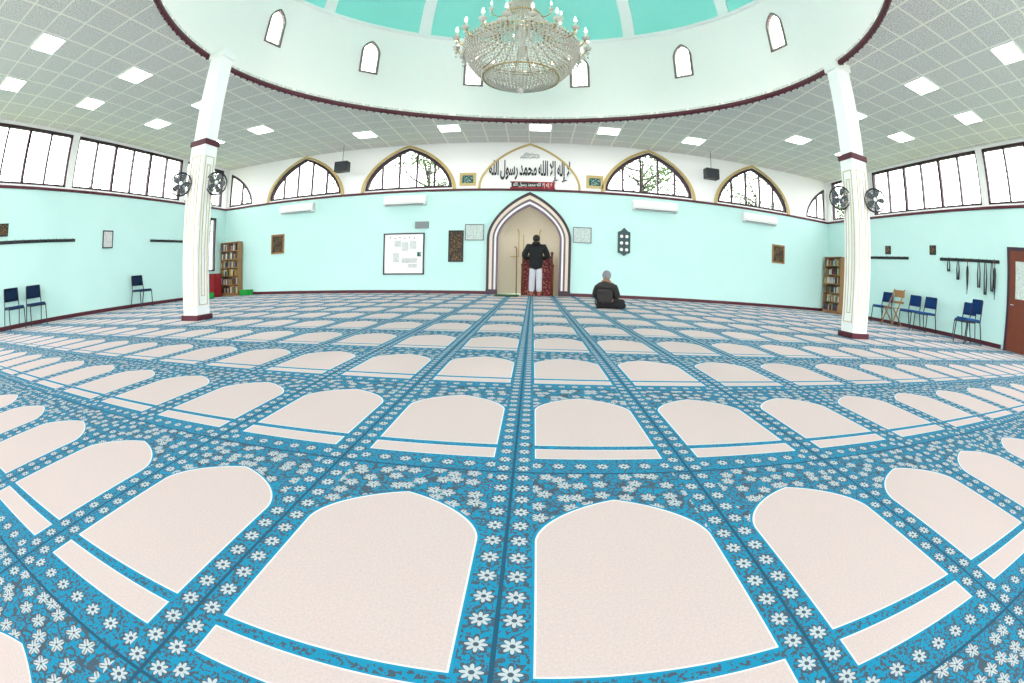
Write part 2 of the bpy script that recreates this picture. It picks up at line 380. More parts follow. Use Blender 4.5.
# ------------------------------------------------------------ ceiling lights (set into the tile grid)
lights=[(-9.5,0),(-7.5,0),(-9.5,2.5),(-7.5,2.5),(-9.5,5.15),(-7.5,5.15),(-9.5,7.8),(-7.5,7.8),(-9.5,10.5),(-7.5,10.5),(-4.95,12.4),(-2.33,12.4),(.29,12.4),(2.2,12.4),(4.8,12.4),(7.45,10.4),(9.35,10.4),(7.45,7.8),(9.35,7.8),(7.45,5.2),(9.35,5.2),(7.45,2.5),(9.35,2.5),(7.45,0),(9.35,0)]
root=None
for (lx,ly) in lights:
    lx=-7.5+round((lx+7.5)/TS)*TS; ly=2.5+round((ly-2.5)/TS)*TS
    if root is None:
        root=thing('ceiling_light','square white recessed light panel in tiled ceiling','ceiling light',(lx,ly,ZC-.02),0,'ceiling light panels')
        bm=bmesh.new(); bbox(bm,(-.29,-.29,0),(.29,.29,.012)); to_obj('diffuser',bm,M['panel'],root)
        bm=bmesh.new()
        for lo,hi in (((-.32,-.32,-.005),(.32,-.29,.02)),((-.32,.29,-.005),(.32,.32,.02)),((-.32,-.29,-.005),(-.29,.29,.02)),((.29,-.29,-.005),(.32,.29,.02))): bbox(bm,lo,hi)
        to_obj('frame',bm,M['white'],root)
    else: copy_thing(root,(lx,ly,ZC-.02),0)
# ------------------------------------------------------------ mihrab
mh=thing('mihrab','pointed arch prayer niche with striped mauve and cream surround','prayer niche',(.02,D,0))
bm=bmesh.new(); prof=[(MA,0),(MA,MS)]+[(MA*math.cos(pi/2*i/12),arch_z(math.cos(pi/2*i/12),MS,MZ,.62)) for i in range(1,12)]+[(.005,MZ)]
rows=[[bm.verts.new((w*math.cos(pi*k/20),.0+.95*(w/MA)*math.sin(pi*k/20),z)) for k in range(21)] for w,z in prof]
for A,B in zip(rows,rows[1:]):
    for k in range(20): bm.faces.new((A[k],A[k+1],B[k+1],B[k]))
to_obj('niche',bm,M['cream'],mh,True)
bw=[(.0,.06,'mauve',.05),(.06,.12,'white',.07),(.12,.18,'mauve',.08),(.18,.27,'cream',.09),(.27,.35,'darkplum',.11)]
for a,b_,mt,dep in bw:
    bm=bmesh.new(); band(bm,arch_pts(MA+b_,0,MS,MZ+b_*1.3,28,.62),arch_pts(MA+a,0,MS,MZ+a*1.3,28,.62),-dep,.0); to_obj('arch_moulding',bm,M[mt],mh)
for s in (-1,1):
    bm=bmesh.new(); bbox(bm,(s*(MA-.0),-.14,0),(s*(MA+.36),0,.16)); bevel(bm,.01,1); to_obj('plinth',bm,M['darkplum'],mh)
for x in (-.52,0,.52):
    bm=bmesh.new(); yy=.95*math.sqrt(1-(x/MA)**2)-.05
    band(bm,arch_pts(.2,1.2,2.0,2.25,12),arch_pts(.17,1.23,1.98,2.2,12),yy-.02,yy,True)
    o=to_obj('inlay_panel',bm,M['gold'],mh); o.location=(x,0,0)
# minbar pulpit
mb=thing('minbar','small stepped pulpit draped in red patterned cloth inside niche','pulpit',(.3,13.5,0))
for i in range(3):
    bm=bmesh.new(); bbox(bm,(-.42,i*.16,0),(.42,.6,.3+.26*i)); bevel(bm,.02,2); to_obj('step',bm,M['redcloth'],mb)
bm=bmesh.new(); bbox(bm,(-.42,.56,0),(.42,.62,1.25)); bevel(bm,.02,2); to_obj('backrest',bm,M['redcloth'],mb)
for s in (-1,1):
    bm=bmesh.new(); cyl(bm,(s*.46,-.02,0),(s*.46,-.02,.9),.03); cyl(bm,(s*.45,.5,0),(s*.45,.5,1.3),.03); tube(bm,[(s*.46,-.02,.85),(s*.455,.3,1.0),(s*.45,.5,1.2)],.022)
    for p in ((s*.46,-.02,.93),(s*.45,.5,1.33)): bmesh.ops.create_icosphere(bm,subdivisions=2,radius=.045,matrix=Matrix.Translation(p))
    to_obj('handrail',bm,M['darkwood'],mb,True)
st=bmesh.new(); tube(st,[(-.34,13.7,0),(-.34,13.72,.8),(-.35,13.74,1.4),(-.38,13.74,1.5),(-.43,13.74,1.46)],[.016,.018,.02,.018,.014]); tag(to_obj('walking_staff',st,M['wood'],None,True),'tall light wooden staff leaning inside prayer niche','staff')
bm=bmesh.new(); bbox(bm,(-.95,12.7,.0),(-.25,13.65,.02)); 
for i in range(30): 
    x=-.95+.7*i/29; bbox(bm,(x-.006,12.65,0),(x+.006,12.7,.01))
tag(to_obj('prayer_rug',bm,M['greenrug']),'dark green fringed prayer rug on carpet beside niche','rug')
# ------------------------------------------------------------ calligraphy
def text_mesh(name,body,size,width,mt,parent,loc,ext=.008,off=0.):
    cu=bpy.data.curves.new(name,'FONT'); cu.body=body; cu.size=size; cu.extrude=ext; cu.align_x='CENTER'; cu.offset=off
    o=bpy.data.objects.new(name,cu); COL.objects.link(o); dg=bpy.context.evaluated_depsgraph_get()
    me=bpy.data.meshes.new_from_object(o.evaluated_get(dg)); bpy.data.objects.remove(o)
    xs=[v.co.x for v in me.vertices]; lo,hi=min(xs),max(xs); k=width/(hi-lo)
    for v in me.vertices: v.co=((v.co.x-(lo+hi)/2)*k,-v.co.z,v.co.y)
    me.materials.clear(); me.materials.append(mt); ob=bpy.data.objects.new(name,me); COL.objects.link(ob); ob.parent=parent; ob.location=loc
    return ob
# visual-order presentation forms of the shahada
words=['\uFEEA\uFEE0\uFEDF\uFE8D','\uFEDD\uFEEE\uFEB3\uFEAD','\uFEAA\uFEE4\uFEA4\uFEE3','\uFEEA\uFEE0\uFEDF\uFE8D','\uFEFB\uFE87','\uFEEA\uFEDF\uFE87','\uFEFB']
cal=thing('calligraphy','large dark Arabic calligraphy lettering on white arched wall panel','calligraphy',(0.0,D-.012,3.64))
text_mesh('lettering','\u2009'.join(words),.66,2.55,M['darkgrey'],cal,(0.0,0,.17),ext=.01,off=.018)
text_mesh('small_lettering','\uFDFD',.3,.6,M['greypaint'],cal,(0,0,.74))
bn=thing('banner','dark red and black banner with pale Arabic script','banner',(.1,D-.0,HD+.06))
bm=bmesh.new(); bbox(bm,(-.66,-.07,0),(.66,0,.2)); bevel(bm,.004,1); to_obj('cloth',bm,M['black'],bn)
bm=bmesh.new(); bbox(bm,(-.7,-.075,-.02),(.7,.0,.025)); bbox(bm,(-.7,-.075,.18),(.7,0,.21)); bbox(bm,(.3,-.074,.0),(.68,0,.2)); to_obj('border',bm,M['redpaint'],bn)
text_mesh('script',' '.join(words),.17,1.2,M['paper'],bn,(0,-.075,.06),.003)
# ------------------------------------------------------------ columns & fans
def column(x,y,lab):
    c=thing('column',lab,'column',(x,y,0),0,'hall columns')
    s=.18
    bm=bmesh.new(); bbox(bm,(-s,-s,.0),(s,s,3.02)); bevel(bm,.012,2); to_obj('shaft',bm,M['white'],c)
    bm=bmesh.new(); bbox(bm,(-s-.04,-s-.04,0),(s+.04,s+.04,.09)); bevel(bm,.01,1); to_obj('base',bm,M['maroon'],c)
    bm=bmesh.new(); bbox(bm,(-s-.03,-s-.03,3.0),(s+.03,s+.03,3.1)); bevel(bm,.012,1); to_obj('collar',bm,M['maroon'],c)
    bm=bmesh.new(); bbox(bm,(-s+.015,-s+.015,3.08),(s-.015,s-.015,4.80)); bevel(bm,.01,1); to_obj('upper_shaft',bm,M['white'],c)
    bm=bmesh.new(); bbox(bm,(-s-.02,-s-.02,4.76),(s+.02,s+.02,ZC-.0)); bevel(bm,.01,1); to_obj('capital',bm,M['white'],c)
    for q in range(4):
        bm=bmesh.new(); band(bm,rect(-.12,.12,.25,2.8),rect(-.108,.108,.262,2.788),-s-.012,-s,True)
        o=to_obj('moulding',bm,M['palegold'],c); o.rotation_euler=(0,0,q*pi/2)
        bm=bmesh.new(); band(bm,rect(-.05,.05,.4,2.65),rect(-.038,.038,.412,2.638),-s-.008,-s,True); o=to_obj('inset_moulding',bm,M['palegold'],c); o.rotation_euler=(0,0,q*pi/2)
CL=(-5.45,5.8); CR=(5.6,5.9)
column(*CL,'square white column with gold mouldings and maroon base'); column(*CR,'square white column with gold mouldings and maroon base')
def fan(loc,rz,side):
    f=thing('wall_fan','round dark caged fan mounted on white column','fan',loc,rz,'column fans')
    bm=bmesh.new()
    for r,yy in ((.2,-.08),(.2,-.02),(.15,-.115),(.1,-.125),(.05,-.13)): tube(bm,[(r*math.cos(2*pi*i/32),yy,r*math.sin(2*pi*i/32)) for i in range(32)],.011 if r==.2 else .004,6,True)
    for i in range(24):
        a=2*pi*i/24; tube(bm,[(.03*math.cos(a),-.132,.03*math.sin(a)),(.12*math.cos(a),-.122,.12*math.sin(a)),(.2*math.cos(a),-.08,.2*math.sin(a)),(.2*math.cos(a),-.02,.2*math.sin(a)),(.1*math.cos(a),.03,.1*math.sin(a))],.003,5)
    to_obj('cage',bm,M['darkgrey'],f)
    bm=bmesh.new()
    for i in range(5):
        a=2*pi*i/5; vs=[]
        for r,w in ((.03,.02),(.09,.05),(.16,.065),(.18,.03)):
            for s in (-1,1):
                t=a+s*w/r*.8; vs.append(bm.verts.new((r*math.cos(t),-.06+s*.02,r*math.sin(t))))
        for k in range(3): bm.faces.new((vs[2*k],vs[2*k+1],vs[2*k+3],vs[2*k+2]))
    to_obj('blades',bm,M['greypaint'],f)
    bm=bmesh.new(); cyl(bm,(0,-.13,0),(0,-.145,0),.04,.03,20); cyl(bm,(0,-.05,0),(0,.1,0),.06,.05,20); to_obj('motor',bm,M['plasticwhite'],f,True)
    bm=bmesh.new(); tube(bm,[(0,.06,0),(0,.12,-.06),(side*.1,.12,-.1),(side*.22,.12,-.1)],.018); to_obj('bracket',bm,M['plasticwhite'],f,True)
for (cx,cy) in (CL,CR):
    az=math.atan2(-(cx-.16),cy)
    for s in (-1,1): fan((cx+s*.34*math.cos(az),cy+s*.34*math.sin(az)-.05,2.32),az,-s)
# ------------------------------------------------------------ chandelier
ch=thing('chandelier','large gold and crystal chandelier hanging from dome centre','chandelier',(DX+.05,DY,3.35))
bm=bmesh.new(); tube(bm,[(0,0,2.2),(0,0,7.68)],.02); 
for i in range(60): 
    z=2.3+i*.088; tube(bm,[((.035 if i%2 else 0)*math.cos(t),(0 if i%2 else .035)*math.cos(t),z+.05*math.sin(t)) for t in [2*pi*k/10 for k in range(10)]],.008,5,True)
to_obj('chain',bm,M['brass'],ch)
bm=bmesh.new(); lathe(bm,[(.01,.55),(.06,.6),(.05,.9),(.1,1.0),(.05,1.1),(.05,1.35),(.13,1.5),(.15,1.62),(.06,1.75),(.05,1.9),(.12,2.0),(.16,2.12),(.05,2.25),(.01,2.35)],24); to_obj('stem',bm,M['crystal'],ch,True)
bm=bmesh.new()
for r,z in ((.82,.66),(.84,.72),(.55,.2),(.3,1.35)): tube(bm,[(r*math.cos(2*pi*i/64),r*math.sin(2*pi*i/64),z) for i in range(64)],.012,6,True)
to_obj('ring',bm,M['brass'],ch,True)
def bead(bm,p,r):
    p=Vector(p); vs=[bm.verts.new(p+Vector(d)*r) for d in ((1,0,0),(0,1,0),(-1,0,0),(0,-1,0),(0,0,1.3),(0,0,-1.3))]
    for i in range(4): bm.faces.new((vs[i],vs[(i+1)%4],vs[4])); bm.faces.new((vs[(i+1)%4],vs[i],vs[5]))
bm=bmesh.new()
for k in range(84):
    a=2*pi*k/84
    for i in range(26):
        t=(i+.5)/26*pi/2; bead(bm,(.82*math.cos(t)*math.cos(a),.82*math.cos(t)*math.sin(a),.66-.62*math.sin(t)**1.2),.023*(.4+.6*math.cos(t)))
bead(bm,(0,0,-.0),.06)
for k in range(84):
    a=2*pi*k/84
    for j in range(5): bead(bm,(.85*math.cos(a),.85*math.sin(a),.76-.055*j),.021)
o=to_obj('crystal_bowl',bm,M['crystal'],ch); o['kind']='stuff'
bm=bmesh.new()
for k in range(60):
    a=2*pi*k/60
    for i in range(28):
        t=(i+.5)/28; r=.12+.7*t**1.5; z=1.95-1.2*t**.7; bead(bm,(r*math.cos(a),r*math.sin(a),z),.018)
for k in range(28):
    a=2*pi*k/28
    for i in range(16):
        t=(i+.5)/16; r=.05+.26*math.sin(pi*t); z=2.55-.6*t; bead(bm,(r*math.cos(a),r*math.sin(a),z),.02)
o=to_obj('crystal_strands',bm,M['crystal'],ch); o['kind']='stuff'
arm=bmesh.new(); tube(arm,[(.3,0,.95),(.5,0,.78),(.75,0,.66),(.9,0,.66),(.97,0,.76)],.013,6)
me_arm=None
def arm_set(n,scale,z,off):
    global me_arm
    for k in range(n):
        if me_arm is None:
            a0=to_obj('arm',arm,M['brass'],ch,True); me_arm=a0
            b=bmesh.new(); lathe(b,[(.005,.74),(.05,.76),(.06,.79),(.02,.795),(.018,.8),(.018,.88),(.004,.88)],12,(.97,0))
            bead(b,(.97,0,.69),.03); bead(b,(.97,0,.61),.02)
            c0=to_obj('candle_cup',b,M['crystal'],a0,True)
            b=bmesh.new(); lathe(b,[(.004,.88),(.018,.89),(.022,.91),(.014,.94),(.002,.98)],10,(.97,0)); d0=to_obj('bulb',b,M['bulb'],a0,True)
            o=a0
        else:
            o=me_arm.copy(); COL.objects.link(o); o.parent=ch
            for c in me_arm.children: q=c.copy(); COL.objects.link(q); q.parent=o
        o.rotation_euler=(0,0,2*pi*(k+off)/n); o.scale=(scale,scale,1 if scale==1 else .8); o.location=(0,0,z)
arm_set(18,1.,0,0.); arm_set(12,.62,.62,.5)
# ------------------------------------------------------------ wall things on back wall
def ac(x0,x1):
    c=thing('air_conditioner','long white wall-mounted air conditioning unit','air conditioner',((x0+x1)/2,D+.01,2.83),0,'wall air conditioners')
    w=(x1-x0)/2
    bm=bmesh.new(); vs=[(0,.0),(-.2,.03),(-.23,.1),(-.22,.27),(-.18,.32),(0,.32)]
    A=[bm.verts.new((-w,y,z)) for y,z in vs]; B=[bm.verts.new((w,y,z)) for y,z in vs]
    bm.faces.new(A); bm.faces.new(B)
    for i in range(len(vs)): j=(i+1)%len(vs); bm.faces.new((A[i],A[j],B[j],B[i]))
    to_obj('body',bm,M['plasticwhite'],c)
    bm=bmesh.new()
    for i in range(2): box(bm,(0,-.215+.04*i,.035-.01*i),(w*1.8,.03,.008),Euler((.5,0,0)).to_matrix())
    to_obj('louvre',bm,M['greypaint'],c)
for a,b in ((-8.7,-7.3),(-4.65,-3.25),(3.25,4.75),(7.2,8.6)): ac(a,b)
def frame(x0,x1,z0,z1,mf,mp,label,name='picture_frame',cat='framed picture',t=.05,y=D):
    f=thing(name,label,cat,((x0+x1)/2,y,z0)); w=(x1-x0)/2; h=z1-z0
    bm=bmesh.new(); band(bm,rect(-w,w,0,h),rect(-w+t,w-t,t,h-t),-.035,0,True); to_obj('frame',bm,mf,f)
    bm=bmesh.new(); bbox(bm,(-w+t*.9,-.02,t*.9),(w-t*.9,-.012,h-t*.9)); bbox(bm,(-w*.5,-.024,h*.25),(w*.5,-.02,h*.75)); to_obj('picture',bm,mp,f); return f
frame(-9.14,-8.56,1.44,2.14,M['wood'],M['picdark'],'gold framed dark picture on mint wall')
frame(-2.5,-2.02,1.0,2.0,M['black'],M['picdark'],'tall black framed hanging with gold pattern')
frame(-1.98,-1.38,1.68,2.2,M['greypaint'],M['picpale'],'silver framed pale calligraphy print beside niche',t=.03)
frame(1.38,1.96,1.68,2.18,M['greypaint'],M['picpale'],'silver framed pale calligraphy print beside niche',t=.03)
frame(8.48,9.03,1.55,2.2,M['wood'],M['picdark'],'brown framed dark picture on mint wall')
frame(-2.2,-1.68,3.45,3.87,M['gold'],M['picgreen'],'small gold framed green picture above dado',t=.08)
frame(1.78,2.32,3.45,3.87,M['gold'],M['picgreen'],'small gold framed green picture above dado',t=.08)
# prayer-times board
pb=thing('prayer_times_board','ornate dark green prayer times clock with white faces','wall clock',(3.0,D+.005,1.38))
bm=bmesh.new(); pts=[(-.2,.06),(-.2,.72),(-.1,.76),(0,.86),(.1,.76),(.2,.72),(.2,.06),(.1,.03),(0,-.04),(-.1,.03)]
A=[bm.verts.new((x,-.05,z)) for x,z in pts]; B=[bm.verts.new((x,0,z)) for x,z in pts]; bm.faces.new(A)
for i in range(len(pts)): j=(i+1)%len(pts); bm.faces.new((A[i],A[j],B[j],B[i]))
to_obj('body',bm,mat('dark_teal_lacquer',srgb(14,60,66),.4),pb)
for r in range(3):
    for c in range(2):
        bm=bmesh.new(); cyl(bm,(-.085+.17*c,-.05,.16+.21*r),(-.085+.17*c,-.06,.16+.21*r),.05,seg=20); to_obj('dial',bm,M['paper'],pb)
# whiteboard
wb=thing('notice_board','dark framed white notice board with pinned papers','notice board',(-3.97,D,.6))
bm=bmesh.new(); band(bm,rect(-.69,.69,0,1.34),rect(-.65,.65,.04,1.30),-.04,0,True); to_obj('frame',bm,M['darkplum'],wb)
bm=bmesh.new(); bbox(bm,(-.66,-.02,.03),(.66,-.005,1.31)); to_obj('board',bm,M['plasticwhite'],wb)
for (x,z,w,h,mt) in ((.05,.9,.22,.28,'notes'),(.32,.95,.2,.26,'notes'),(-.2,1.0,.22,.2,'notes'),(.2,.45,.5,.16,'notes'),(.3,.28,.3,.12,'notes'),(-.25,.55,.2,.3,'notes'),(.52,.65,.12,.14,'picgreen')):
    bm=bmesh.new(); bbox(bm,(x-w/2,-.026,z-h/2),(x+w/2,-.02,z+h/2)); o=to_obj('notice_sheet',bm,M[mt],wb)
for i in range(6):
    bm=bmesh.new(); cyl(bm,(-.45+.16*i,-.035,1.2-.03*(i%2)),(-.45+.16*i,-.02,1.2-.03*(i%2)),.018); to_obj('magnet',bm,M['redpaint'],wb)
bm=bmesh.new(); bbox(bm,(-3.6,D-.06,2.08),(-3.15,D+.01,2.3)); bevel(bm,.015,2); bbox(bm,(-3.52,D-.065,2.14),(-3.3,D-.055,2.24)); tag(to_obj('control_box',bm,M['greypaint']),'small grey electrical control box above notice board','control box')
# speakers
for x in (-5.98,5.75):
    s=thing('speaker','black loudspeaker hanging from ceiling on cord','loudspeaker',(x,13.1,3.98),0,'hanging loudspeakers')
    bm=bmesh.new(); bbox(bm,(-.23,-.15,0),(.23,.15,.34)); bevel(bm,.02,2); to_obj('cabinet',bm,M['black'],s)
    bm=bmesh.new(); bbox(bm,(-.2,-.16,.03),(.2,-.15,.31)); to_obj('grille',bm,M['darkgrey'],s)
    bm=bmesh.new(); tube(bm,[(0,0,.33),(0,0,ZC-3.98)],.012); to_obj('cord',bm,M['greypaint'],s)
# ------------------------------------------------------------ bookshelves
def shelf(x,y,w,h,rz,lab,dens):
    s=thing('bookshelf',lab,'bookshelf',(x,y,0),rz)
    d=.3; t=.025
    bm=bmesh.new()
    bbox(bm,(-w/2,-d,0),(-w/2+t,0,h)); bbox(bm,(w/2-t,-d,0),(w/2,0,h)); bbox(bm,(-w/2,-.012,0),(w/2,0,h)); bbox(bm,(-w/2,-d,h-t),(w/2,0,h)); bbox(bm,(-w/2,-d+.02,0),(w/2,-d+.04,.08))
    to_obj('carcass',bm,M['wood'],s); n=6; zs=[]
    for i in range(n):
        z=.08+i*(h-.1)/n; zs.append(z); bm=bmesh.new(); bbox(bm,(-w/2+t,-d+.01,z),(w/2-t,-.012,z+.02)); to_obj('shelf',bm,M['wood'],s)
    mt=Matrix.Translation((x,y,0))@Matrix.Rotation(rz,4,'Z')
    for z in zs:
        px=-w/2+t+.01
        while px<w/2-t-.06:
            if random.random()<dens:
                bw_=random.choice((.03,.04,.05)); bh=random.uniform(.17,.25)
                o=bookproto.copy(); COL.objects.link(o); o.matrix_world=mt@Matrix.Translation((px+bw_/2,-.19,z+.021))@Matrix.Diagonal((bw_/.04,1,bh/.22,1))
                o.material_slots[0].link='OBJECT'; o.material_slots[0].material=random.choice(bookmats)
                px+=bw_+.004
            else: px+=.05
bookmats=[mat('book_cover_%d'%i,srgb(*c),.5) for i,c in enumerate([(120,40,36),(36,70,56),(30,50,90),(190,176,136),(80,60,44),(150,130,60),(60,60,64),(200,200,196)])]
bm=bmesh.new(); bbox(bm,(-.02,-.09,0),(-.016,.08,.22)); bbox(bm,(.016,-.09,0),(.02,.08,.22)); bbox(bm,(-.02,-.095,0),(.02,-.088,.22)); bbox(bm,(-.016,-.088,.004),(.016,.076,.216),mi=1)
bookproto=to_obj('book',bm,[bookmats[0],M['paper']]); tag(bookproto,'hardback book standing on wooden bookshelf','book','books on the bookshelves')
shelf(-10.98,13.78,.92,2.0,0,'pale wooden bookshelf full of religious books',.95)
shelf(11.14,13.1,1.05,2.0,-pi/2,'pale wooden bookshelf with books beside column',.85)
bpy.data.objects.remove(bookproto)
def crate(x,y,z,lab,mt,s=(.45,.3,.2)):
    bm=bmesh.new(); a,b,c=s
    for lo,hi in (((-a/2,-b/2,0),(a/2,b/2,.015)),((-a/2,-b/2,0),(a/2,-b/2+.015,c)),((-a/2,b/2-.015,0),(a/2,b/2,c)),((-a/2,-b/2,0),(-a/2+.015,b/2,c)),((a/2-.015,-b/2,0),(a/2,b/2,c)),((-a/2-.01,-b/2-.01,c-.02),(a/2+.01,-b/2+.005,c))): bbox(bm,lo,hi)
    o=to_obj('storage_crate',bm,mt); o.location=(x,y,z); tag(o,lab,'crate')
crate(-10.15,13.55,0,'small bright green plastic crate beside bookshelf',M['green'])
crate(-10.85,12.0,0,'small bright green plastic crate on carpet',M['green'])
crate(-11.25,12.95,.0,'tall red storage bin beside bookshelf',M['redpaint'],(.3,.4,.85))
# ------------------------------------------------------------ coat rails
def rail(side,y0,y1):
    L=y1-y0; x=XL if side<0 else XR
    r=thing('coat_rail','long dark wooden coat rail with metal hooks','coat rail',(x,(y0+y1)/2,1.97),(pi/2 if side<0 else -pi/2),'wall coat rails')
    bm=bmesh.new(); bbox(bm,(-L/2,-.025,0),(L/2,0,.08)); bevel(bm,.006,1); to_obj('board',bm,M['black'],r)
    n=int(L/.28); h0=None
    for i in range(n):
        X=-L/2+(i+.5)*L/n
        if h0 is None:
            bm=bmesh.new(); tube(bm,[(0,-.02,.05),(0,-.07,.05),(0,-.09,.09)],.008,6); tube(bm,[(0,-.02,.03),(0,-.06,.0),(0,-.08,.03)],.007,6); h0=to_obj('hook',bm,M['darkgrey'],r); o=h0
        else: o=h0.copy(); COL.objects.link(o); o.parent=r
        o.location=(X,0,0)
rail(-1,3.4,6.4); rail(-1,9.63,11.3); rail(1,5.55,7.9); rail(1,9.3,11.3)
for i,(y,l) in enumerate(((7.5,.3),(7.12,.5),(6.3,.65),(6.05,.8),(5.8,.7))):
    bm=bmesh.new(); tube(bm,[(XR-.07,y-.02,2.0),(XR-.06,y-.05,2.0-l*.5),(XR-.06,y-.03,2.0-l),(XR-.06,y+.03,2.0-l),(XR-.06,y+.05,2.0-l*.5),(XR-.07,y+.02,2.0)],[.012,.02,.028,.028,.02,.012],6)
    tag(to_obj('hanging_strap',bm,M['darkgrey']),'dark looped strap hanging from coat rail hook','strap','straps on coat rail')
def umbrella(y,l):
    u=thing('umbrella','closed dark umbrella hanging from coat rail','umbrella',(XR-.1,y,2.0),0,'umbrellas on coat rail')
    bm=bmesh.new(); lathe(bm,[(.01,-l),(.012,-l+.08),(.035,-l+.3),(.045,-.3),(.03,-.16),(.01,-.14)],12); to_obj('canopy',bm,M['black'],u,True)
    bm=bmesh.new(); tube(bm,[(0,0,-.16),(0,0,-.04),(0,.02,.0),(0,.05,.0),(0,.06,-.04)],.012,8); to_obj('handle',bm,M['darkwood'],u,True)
umbrella(6.72,.85); umbrella(5.68,.9)
def sideframe(side,y,z0,w,h,mf,mp,lab):
    f=frame(-w/2,w/2,0,h,mf,mp,lab,t=.03); f.location=(XL if side<0 else XR,y,z0); f.rotation_euler=(0,0,pi/2 if side<0 else -pi/2)
sideframe(-1,7.72,1.78,.42,.5,M['darkgrey'],M['notes'],'grey framed printed notice on side wall')
sideframe(-1,3.75,2.15,.3,.3,M['darkgrey'],M['picdark'],'small dark framed sign above coat rail')
sideframe(1,8.2,2.12,.26,.26,M['darkgrey'],M['picdark'],'small dark wall speaker plate above coat rail')
sideframe(1,10.3,2.12,.26,.26,M['darkgrey'],M['picdark'],'small dark wall speaker plate above coat rail')
# door
d=struct(thing('door_1','brown wooden door with glass pane','door',(XR,sum(DOORY)/2,0),-pi/2)); 
w=(DOORY[1]-DOORY[0])/2
bm=bmesh.new(); band(bm,rect(-w,w,0,2.37),rect(-w+.08,w-.08,0,2.29),-.06,0,True); to_obj('frame',bm,M['darkplum'],d)
bm=bmesh.new(); band(bm,rect(-w+.08,w-.08,.01,2.29),rect(-.2,.2,1.2,2.05),-.04,-.005,True); bbox(bm,(-.3,-.045,.2),(.3,-.04,1.0)); to_obj('leaf',bm,M['darkwood'],d)
bm=bmesh.new(); bbox(bm,(-.2,-.02,1.2),(.2,-.014,2.05)); to_obj('pane',bm,M['picpale'],d)
bm=bmesh.new(); tube(bm,[(-.32,-.04,1.05),(-.32,-.09,1.05),(-.2,-.09,1.05)],.012); to_obj('handle',bm,M['chrome'],d)
# ------------------------------------------------------------ chairs
def chair(loc,rz,seatm,lab,sc=1.1):
    c=thing('chair',lab,'chair',loc,rz,'stackable chairs along the walls')
    bm=bmesh.new(); bbox(bm,(-.22,-.22,.43),(.22,.2,.48)); bevel(bm,.02,3); to_obj('seat',bm,seatm,c,True)
    bm=bmesh.new(); rows=[]
    for j in range(5):
        z=.58+.28*j/4; rows.append([bm.verts.new((.21*(i-3)/3,.23+.03*j/4+.03*(1-((i-3)/3)**2),z)) for i in range(7)])
    for A,B in zip(rows,rows[1:]):
        for i in range(6): bm.faces.new((A[i],A[i+1],B[i+1],B[i]))
    bmesh.ops.solidify(bm,geom=list(bm.faces),thickness=.03); to_obj('backrest',bm,seatm,c,True)
    for sx in (-1,1):
        bm=bmesh.new(); tube(bm,[(sx*.23,-.2,.44),(sx*.235,-.24,0)],.014); to_obj('leg',bm,M['darkgrey'],c)
        bm=bmesh.new(); tube(bm,[(sx*.23,.3,0),(sx*.23,.2,.43),(sx*.22,.23,.6),(sx*.21,.27,.84)],.014); to_obj('leg',bm,M['darkgrey'],c)
    bm=bmesh.new()
    for sx in (-1,1): tube(bm,[(sx*.23,-.21,.43),(sx*.23,.2,.43)],.012)
    tube(bm,[(-.23,-.2,.42),(.23,-.2,.42)],.01); to_obj('frame_rail',bm,M['darkgrey'],c)
    c.scale=(sc,sc,sc)
    return c
L1='navy upholstered stacking chair with dark metal legs against wall'; L2='bright blue upholstered chair with metal legs against wall'
chair((-11.05,4.0,0),pi/2,M['navy'],L1); chair((-11.05,4.75,0),pi/2-.1,M['navy'],L1); chair((-11.05,8.9,0),pi/2,M['navy'],L1)
chair((10.8,10.15,0),-pi/2,M['blue'],L2); chair((10.7,8.75,0),-pi/2,M['blue'],L2); chair((10.6,8.0,0),-pi/2,M['blue'],L2); chair((10.1,6.0,0),-pi/2-.4,M['blue'],L2,1.2); chair((10.72,6.5,0),-pi/2,M['blue'],L2)
def wchair(loc,rz):
    c=thing('wooden_chair','light wooden folding chair beside blue chairs','chair',loc,rz)
    bm=bmesh.new(); bbox(bm,(-.2,-.2,.43),(.2,.2,.45)); bevel(bm,.008,1); to_obj('seat',bm,M['wood'],c)
    bm=bmesh.new(); bbox(bm,(-.2,.27,.72),(.2,.29,.9)); bbox(bm,(-.2,.24,.56),(.2,.26,.62)); to_obj('backrest',bm,M['wood'],c)
    for sx in (-1,1):
        bm=bmesh.new(); tube(bm,[(sx*.21,-.24,0),(sx*.21,.28,.92)],.018); to_obj('leg',bm,M['wood'],c)
        bm=bmesh.new(); tube(bm,[(sx*.18,.26,0),(sx*.18,-.18,.44)],.018); to_obj('leg',bm,M['wood'],c)
    c.scale=(1.15,1.15,1.15)
wchair((10.6,9.45,0),-pi/2)
